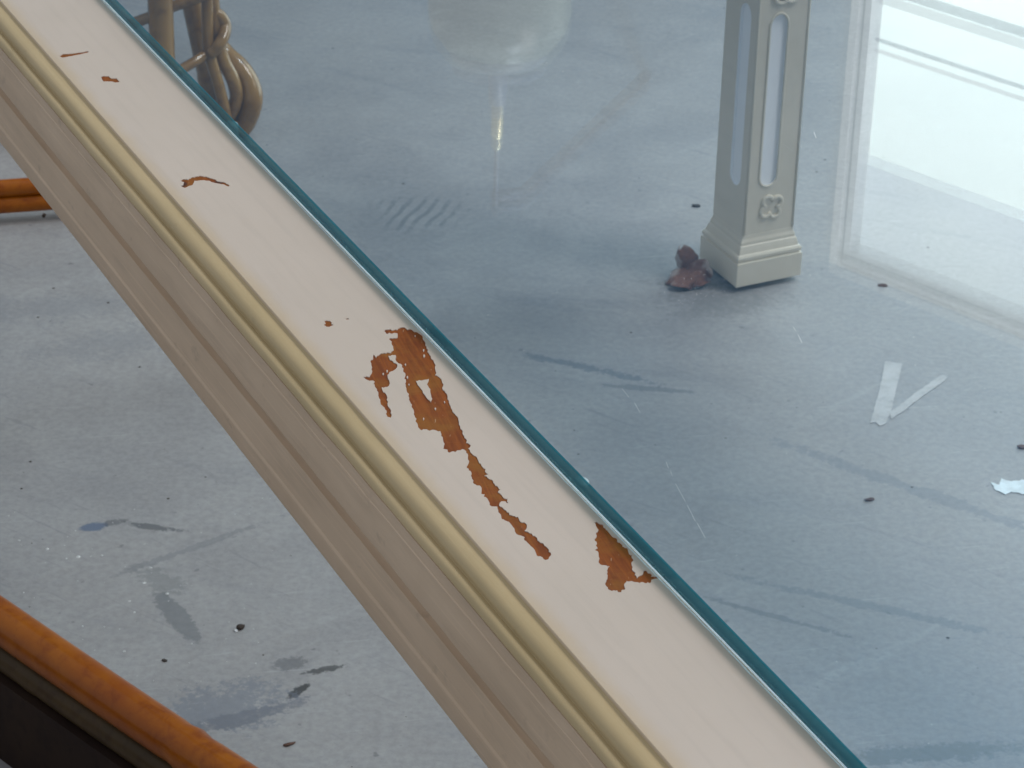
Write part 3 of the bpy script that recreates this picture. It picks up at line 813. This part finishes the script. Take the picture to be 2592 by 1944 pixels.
# ================================================================== SMALL THINGS
def blob_mesh(name, poly, mat, z0, th, parent=None, off=(0, 0, 0), rough=0.0):
    V, F = cdt(poly, []); n = len(V)
    v = [(x, y, z0) for x, y in V]+[(x, y, z0+th) for x, y in V]
    f = [tuple(reversed(q)) for q in F]+[tuple(i+n for i in q) for q in F]
    E = {}
    for q in F:
        for i in range(3): E.setdefault(frozenset((q[i], q[(i+1) % 3])), []).append((q[i], q[(i+1) % 3]))
    f += [(L[0][0], L[0][1], L[0][1]+n, L[0][0]+n) for L in E.values() if len(L) == 1]
    return mesh(name, v, f, mat, parent, off=off)
def px_poly(pts): 
    return [tuple(at(x, y).xy) for x, y in pts]
# two strips of worn white tape forming a V
t1 = jag([(2240,916),(2284,922),(2277,950),(2256,1040),(2243,1072),(2226,1080),(2218,1070),(2202,1072),(2214,1030),(2232,960)], 1.2, 6)
t2 = jag([(2252,1046),(2320,994),(2382,951),(2397,955),(2390,966),(2330,1008),(2290,1040),(2256,1062)], 1.0, 6)
for poly, lab in ((t1, 'wide worn white tape strip on the floor, upright stroke of the V'), (t2, 'narrow worn white tape strip on the floor, slanting stroke of the V')):
    P = px_poly(poly); cx = sum(p[0] for p in P)/len(P); cy = sum(p[1] for p in P)/len(P)
    o = blob_mesh('tape_strip', P, MAT['tape'], .0006, .0003, off=(cx, cy, 0)); o.location = (cx, cy, 0)
    tag(o, lab, 'tape', 'tape strips on the floor')
sp_ = jag([(2508,1222),(2530,1228),(2534,1212),(2560,1220),(2600,1216),(2620,1250),(2592,1252),(2560,1246),(2545,1254),(2520,1242)], 2.0, 5)
o = blob_mesh('paint_splash', px_poly(sp_), MAT['splat'], .0006, .0004, floor)
# dry leaf by the leg: three curled lobes of one crumpled leaf
def leaf():
    b = at(1738, 716)
    def P(x, y, dy=0.0): return Vector(((x-1738)/2020, dy, max(0.001, (716-y)/1790)))
    v, f = [], []
    N, Mx = 14, 8
    for (p0, p1, W, wd, cup, sag, sd) in (
        (P(1742, 700, .004), P(1714, 641, .006), .0125, Vector((.93, -.3, .25)), .012, .004, 1),
        (P(1752, 694, .000), P(1684, 713, -.010), .0130, Vector((.1, .75, .62)), .009, -.006, 2),
        (P(1738, 690, .004), P(1796, 710, .000), .0155, Vector((-.15, .6, .75)), .010, .006, 3),
        (P(1728, 700, -.004), P(1748, 722, -.022), .0170, Vector((.95, .1, .2)), .007, .004, 4)):
        L = p1-p0; wd = (wd-L.normalized()*wd.dot(L.normalized())).normalized(); nn = L.normalized().cross(wd)
        k = len(v)
        for i in range(N+1):
            s_ = i/N; hw = 1.25*W*max(.08, math.sin(math.pi*(.16+.80*s_)))**.8
            for j in range(Mx+1):
                t = 2*j/Mx-1
                hw2 = hw*(1+.22*noise.noise(Vector((s_*6, t*2, sd*7))))
                q = p0+L*s_+wd*hw2*t+nn*(cup*t*t*(.4+s_)+sag*math.sin(math.pi*s_)+.0035*noise.noise(Vector((s_*5, t*3, sd*3+1)))+.0016*noise.noise(Vector((s_*14, t*8, sd))))
                v.append((q.x, q.y, max(q.z, .0012)))
        for i in range(N):
            for j in range(Mx): f.append((k+i*(Mx+1)+j, k+i*(Mx+1)+j+1, k+(i+1)*(Mx+1)+j+1, k+(i+1)*(Mx+1)+j))
    o = mesh('dry_leaf', v, f, MAT['leaf'], smooth=True)
    o.location = (b.x, b.y, 0)
    md = o.modifiers.new('thick', 'SOLIDIFY'); md.thickness = .0009
    tag(o, 'crumpled reddish brown dry leaf against the foot of the table leg', 'leaf')
leaf()
def crumb(name, px, py, sx, sy, sz, ang, mat, label, cat):
    c = at(px, py); bm = bmesh.new(); bmesh.ops.create_icosphere(bm, subdivisions=2, radius=1)
    for vtx in bm.verts:
        k = 1+.35*noise.noise(vtx.co*1.3+Vector((px, py, 0)))
        vtx.co = Vector((vtx.co.x*sx*k, vtx.co.y*sy*k, (vtx.co.z+.75)*sz*k if vtx.co.z > -.7 else 0))
    me = bpy.data.meshes.new(name); bm.to_mesh(me); bm.free()
    o = link(name, me, mat); o.location = c; o.rotation_euler = (0, 0, math.radians(ang))
    tag(o, label, cat); return o
crumb('pebble', 609, 1592, .0042, .0036, .003, 20, MAT['crumb'], 'black pebble on the bare floor between the rail and the table edge', 'pebble')
crumb('paint_flake', 597, 1598, .0022, .0026, .0012, 0, MAT['whitebit'], 'white paint flake touching the black pebble', 'flake')
crumb('pebble', 417, 1673, .0022, .0032, .0009, 60, MAT['crumb'], 'flat dark speck just above the orange rail', 'pebble')
crumb('leaf_fragment', 731, 1886, .0065, .0022, .0015, 25, MAT['brownbit'], 'small brown leaf fragment near the bottom edge beside the moulding', 'leaf fragment')
crumb('leaf_fragment', 2201, 1267, .006, .0024, .002, 12, MAT['brownbit'], 'small brown leaf fragment seen through the glass below the V of tape', 'leaf fragment')
crumb('leaf_fragment', 2585, 1134, .004, .005, .002, 60, MAT['brownbit'], 'reddish leaf fragment at the right edge above the white splash', 'leaf fragment')
crumb('leaf_fragment', 2234, 725, .007, .0022, .002, -6, MAT['brownbit'], 'thin brown leaf fragment beside the reflected door corner', 'leaf fragment')
crumb('leaf_fragment', 1762, 523, .006, .0035, .002, -10, MAT['crumb'], 'grey leaf fragment on the floor left of the table leg', 'leaf fragment')
# uncountable grit and white flecks
v, f = [], []
rg = random.Random(11)
def grit(x, y, r):
    k = len(v); h = r*.5
    v.extend([(x+r*rg.uniform(.7, 1.2)*math.cos(i*1.2566+.3), y+r*rg.uniform(.6, 1.2)*math.sin(i*1.2566+.3), 0.0002) for i in range(5)]); v.append((x, y, h))
    f.extend([(k+i, k+(i+1) % 5, k+5) for i in range(5)])
for i in range(120):
    p = at(rg.uniform(0, 2592), rg.uniform(0, 1944)); grit(p.x, p.y, rg.choice((.0006, .0009, .0013, .002)))
g1 = mesh('floor_grit', v, f, MAT['crumb']); tag(g1, 'dark grit scattered over the concrete floor', 'grit', kind='stuff')
v, f = [], []
for (x, y, r) in ((48,1368,.0018),(120,1390,.002),(198,1410,.0032),(168,1414,.0012),(258,1406,.0018),(382,1437,.0018),(365,1476,.002),(423,1503,.0022),(328,1522,.0016),(340,1550,.0017),(315,1649,.0018),(60,1500,.001),(210,1585,.0012),(147,1937,.0012),(155,1941,.0016),(330,1853,.001)):
    p = at(x, y); grit(p.x, p.y, r)
for i in range(60):
    p = at(rg.uniform(0, 700), rg.uniform(1250, 1750)); grit(p.x, p.y, rg.uniform(.0004, .0009))
g2 = mesh('paint_flecks', v, f, MAT['whitebit']); tag(g2, 'tiny white paint flecks on the floor above the orange rail', 'flecks', kind='stuff')
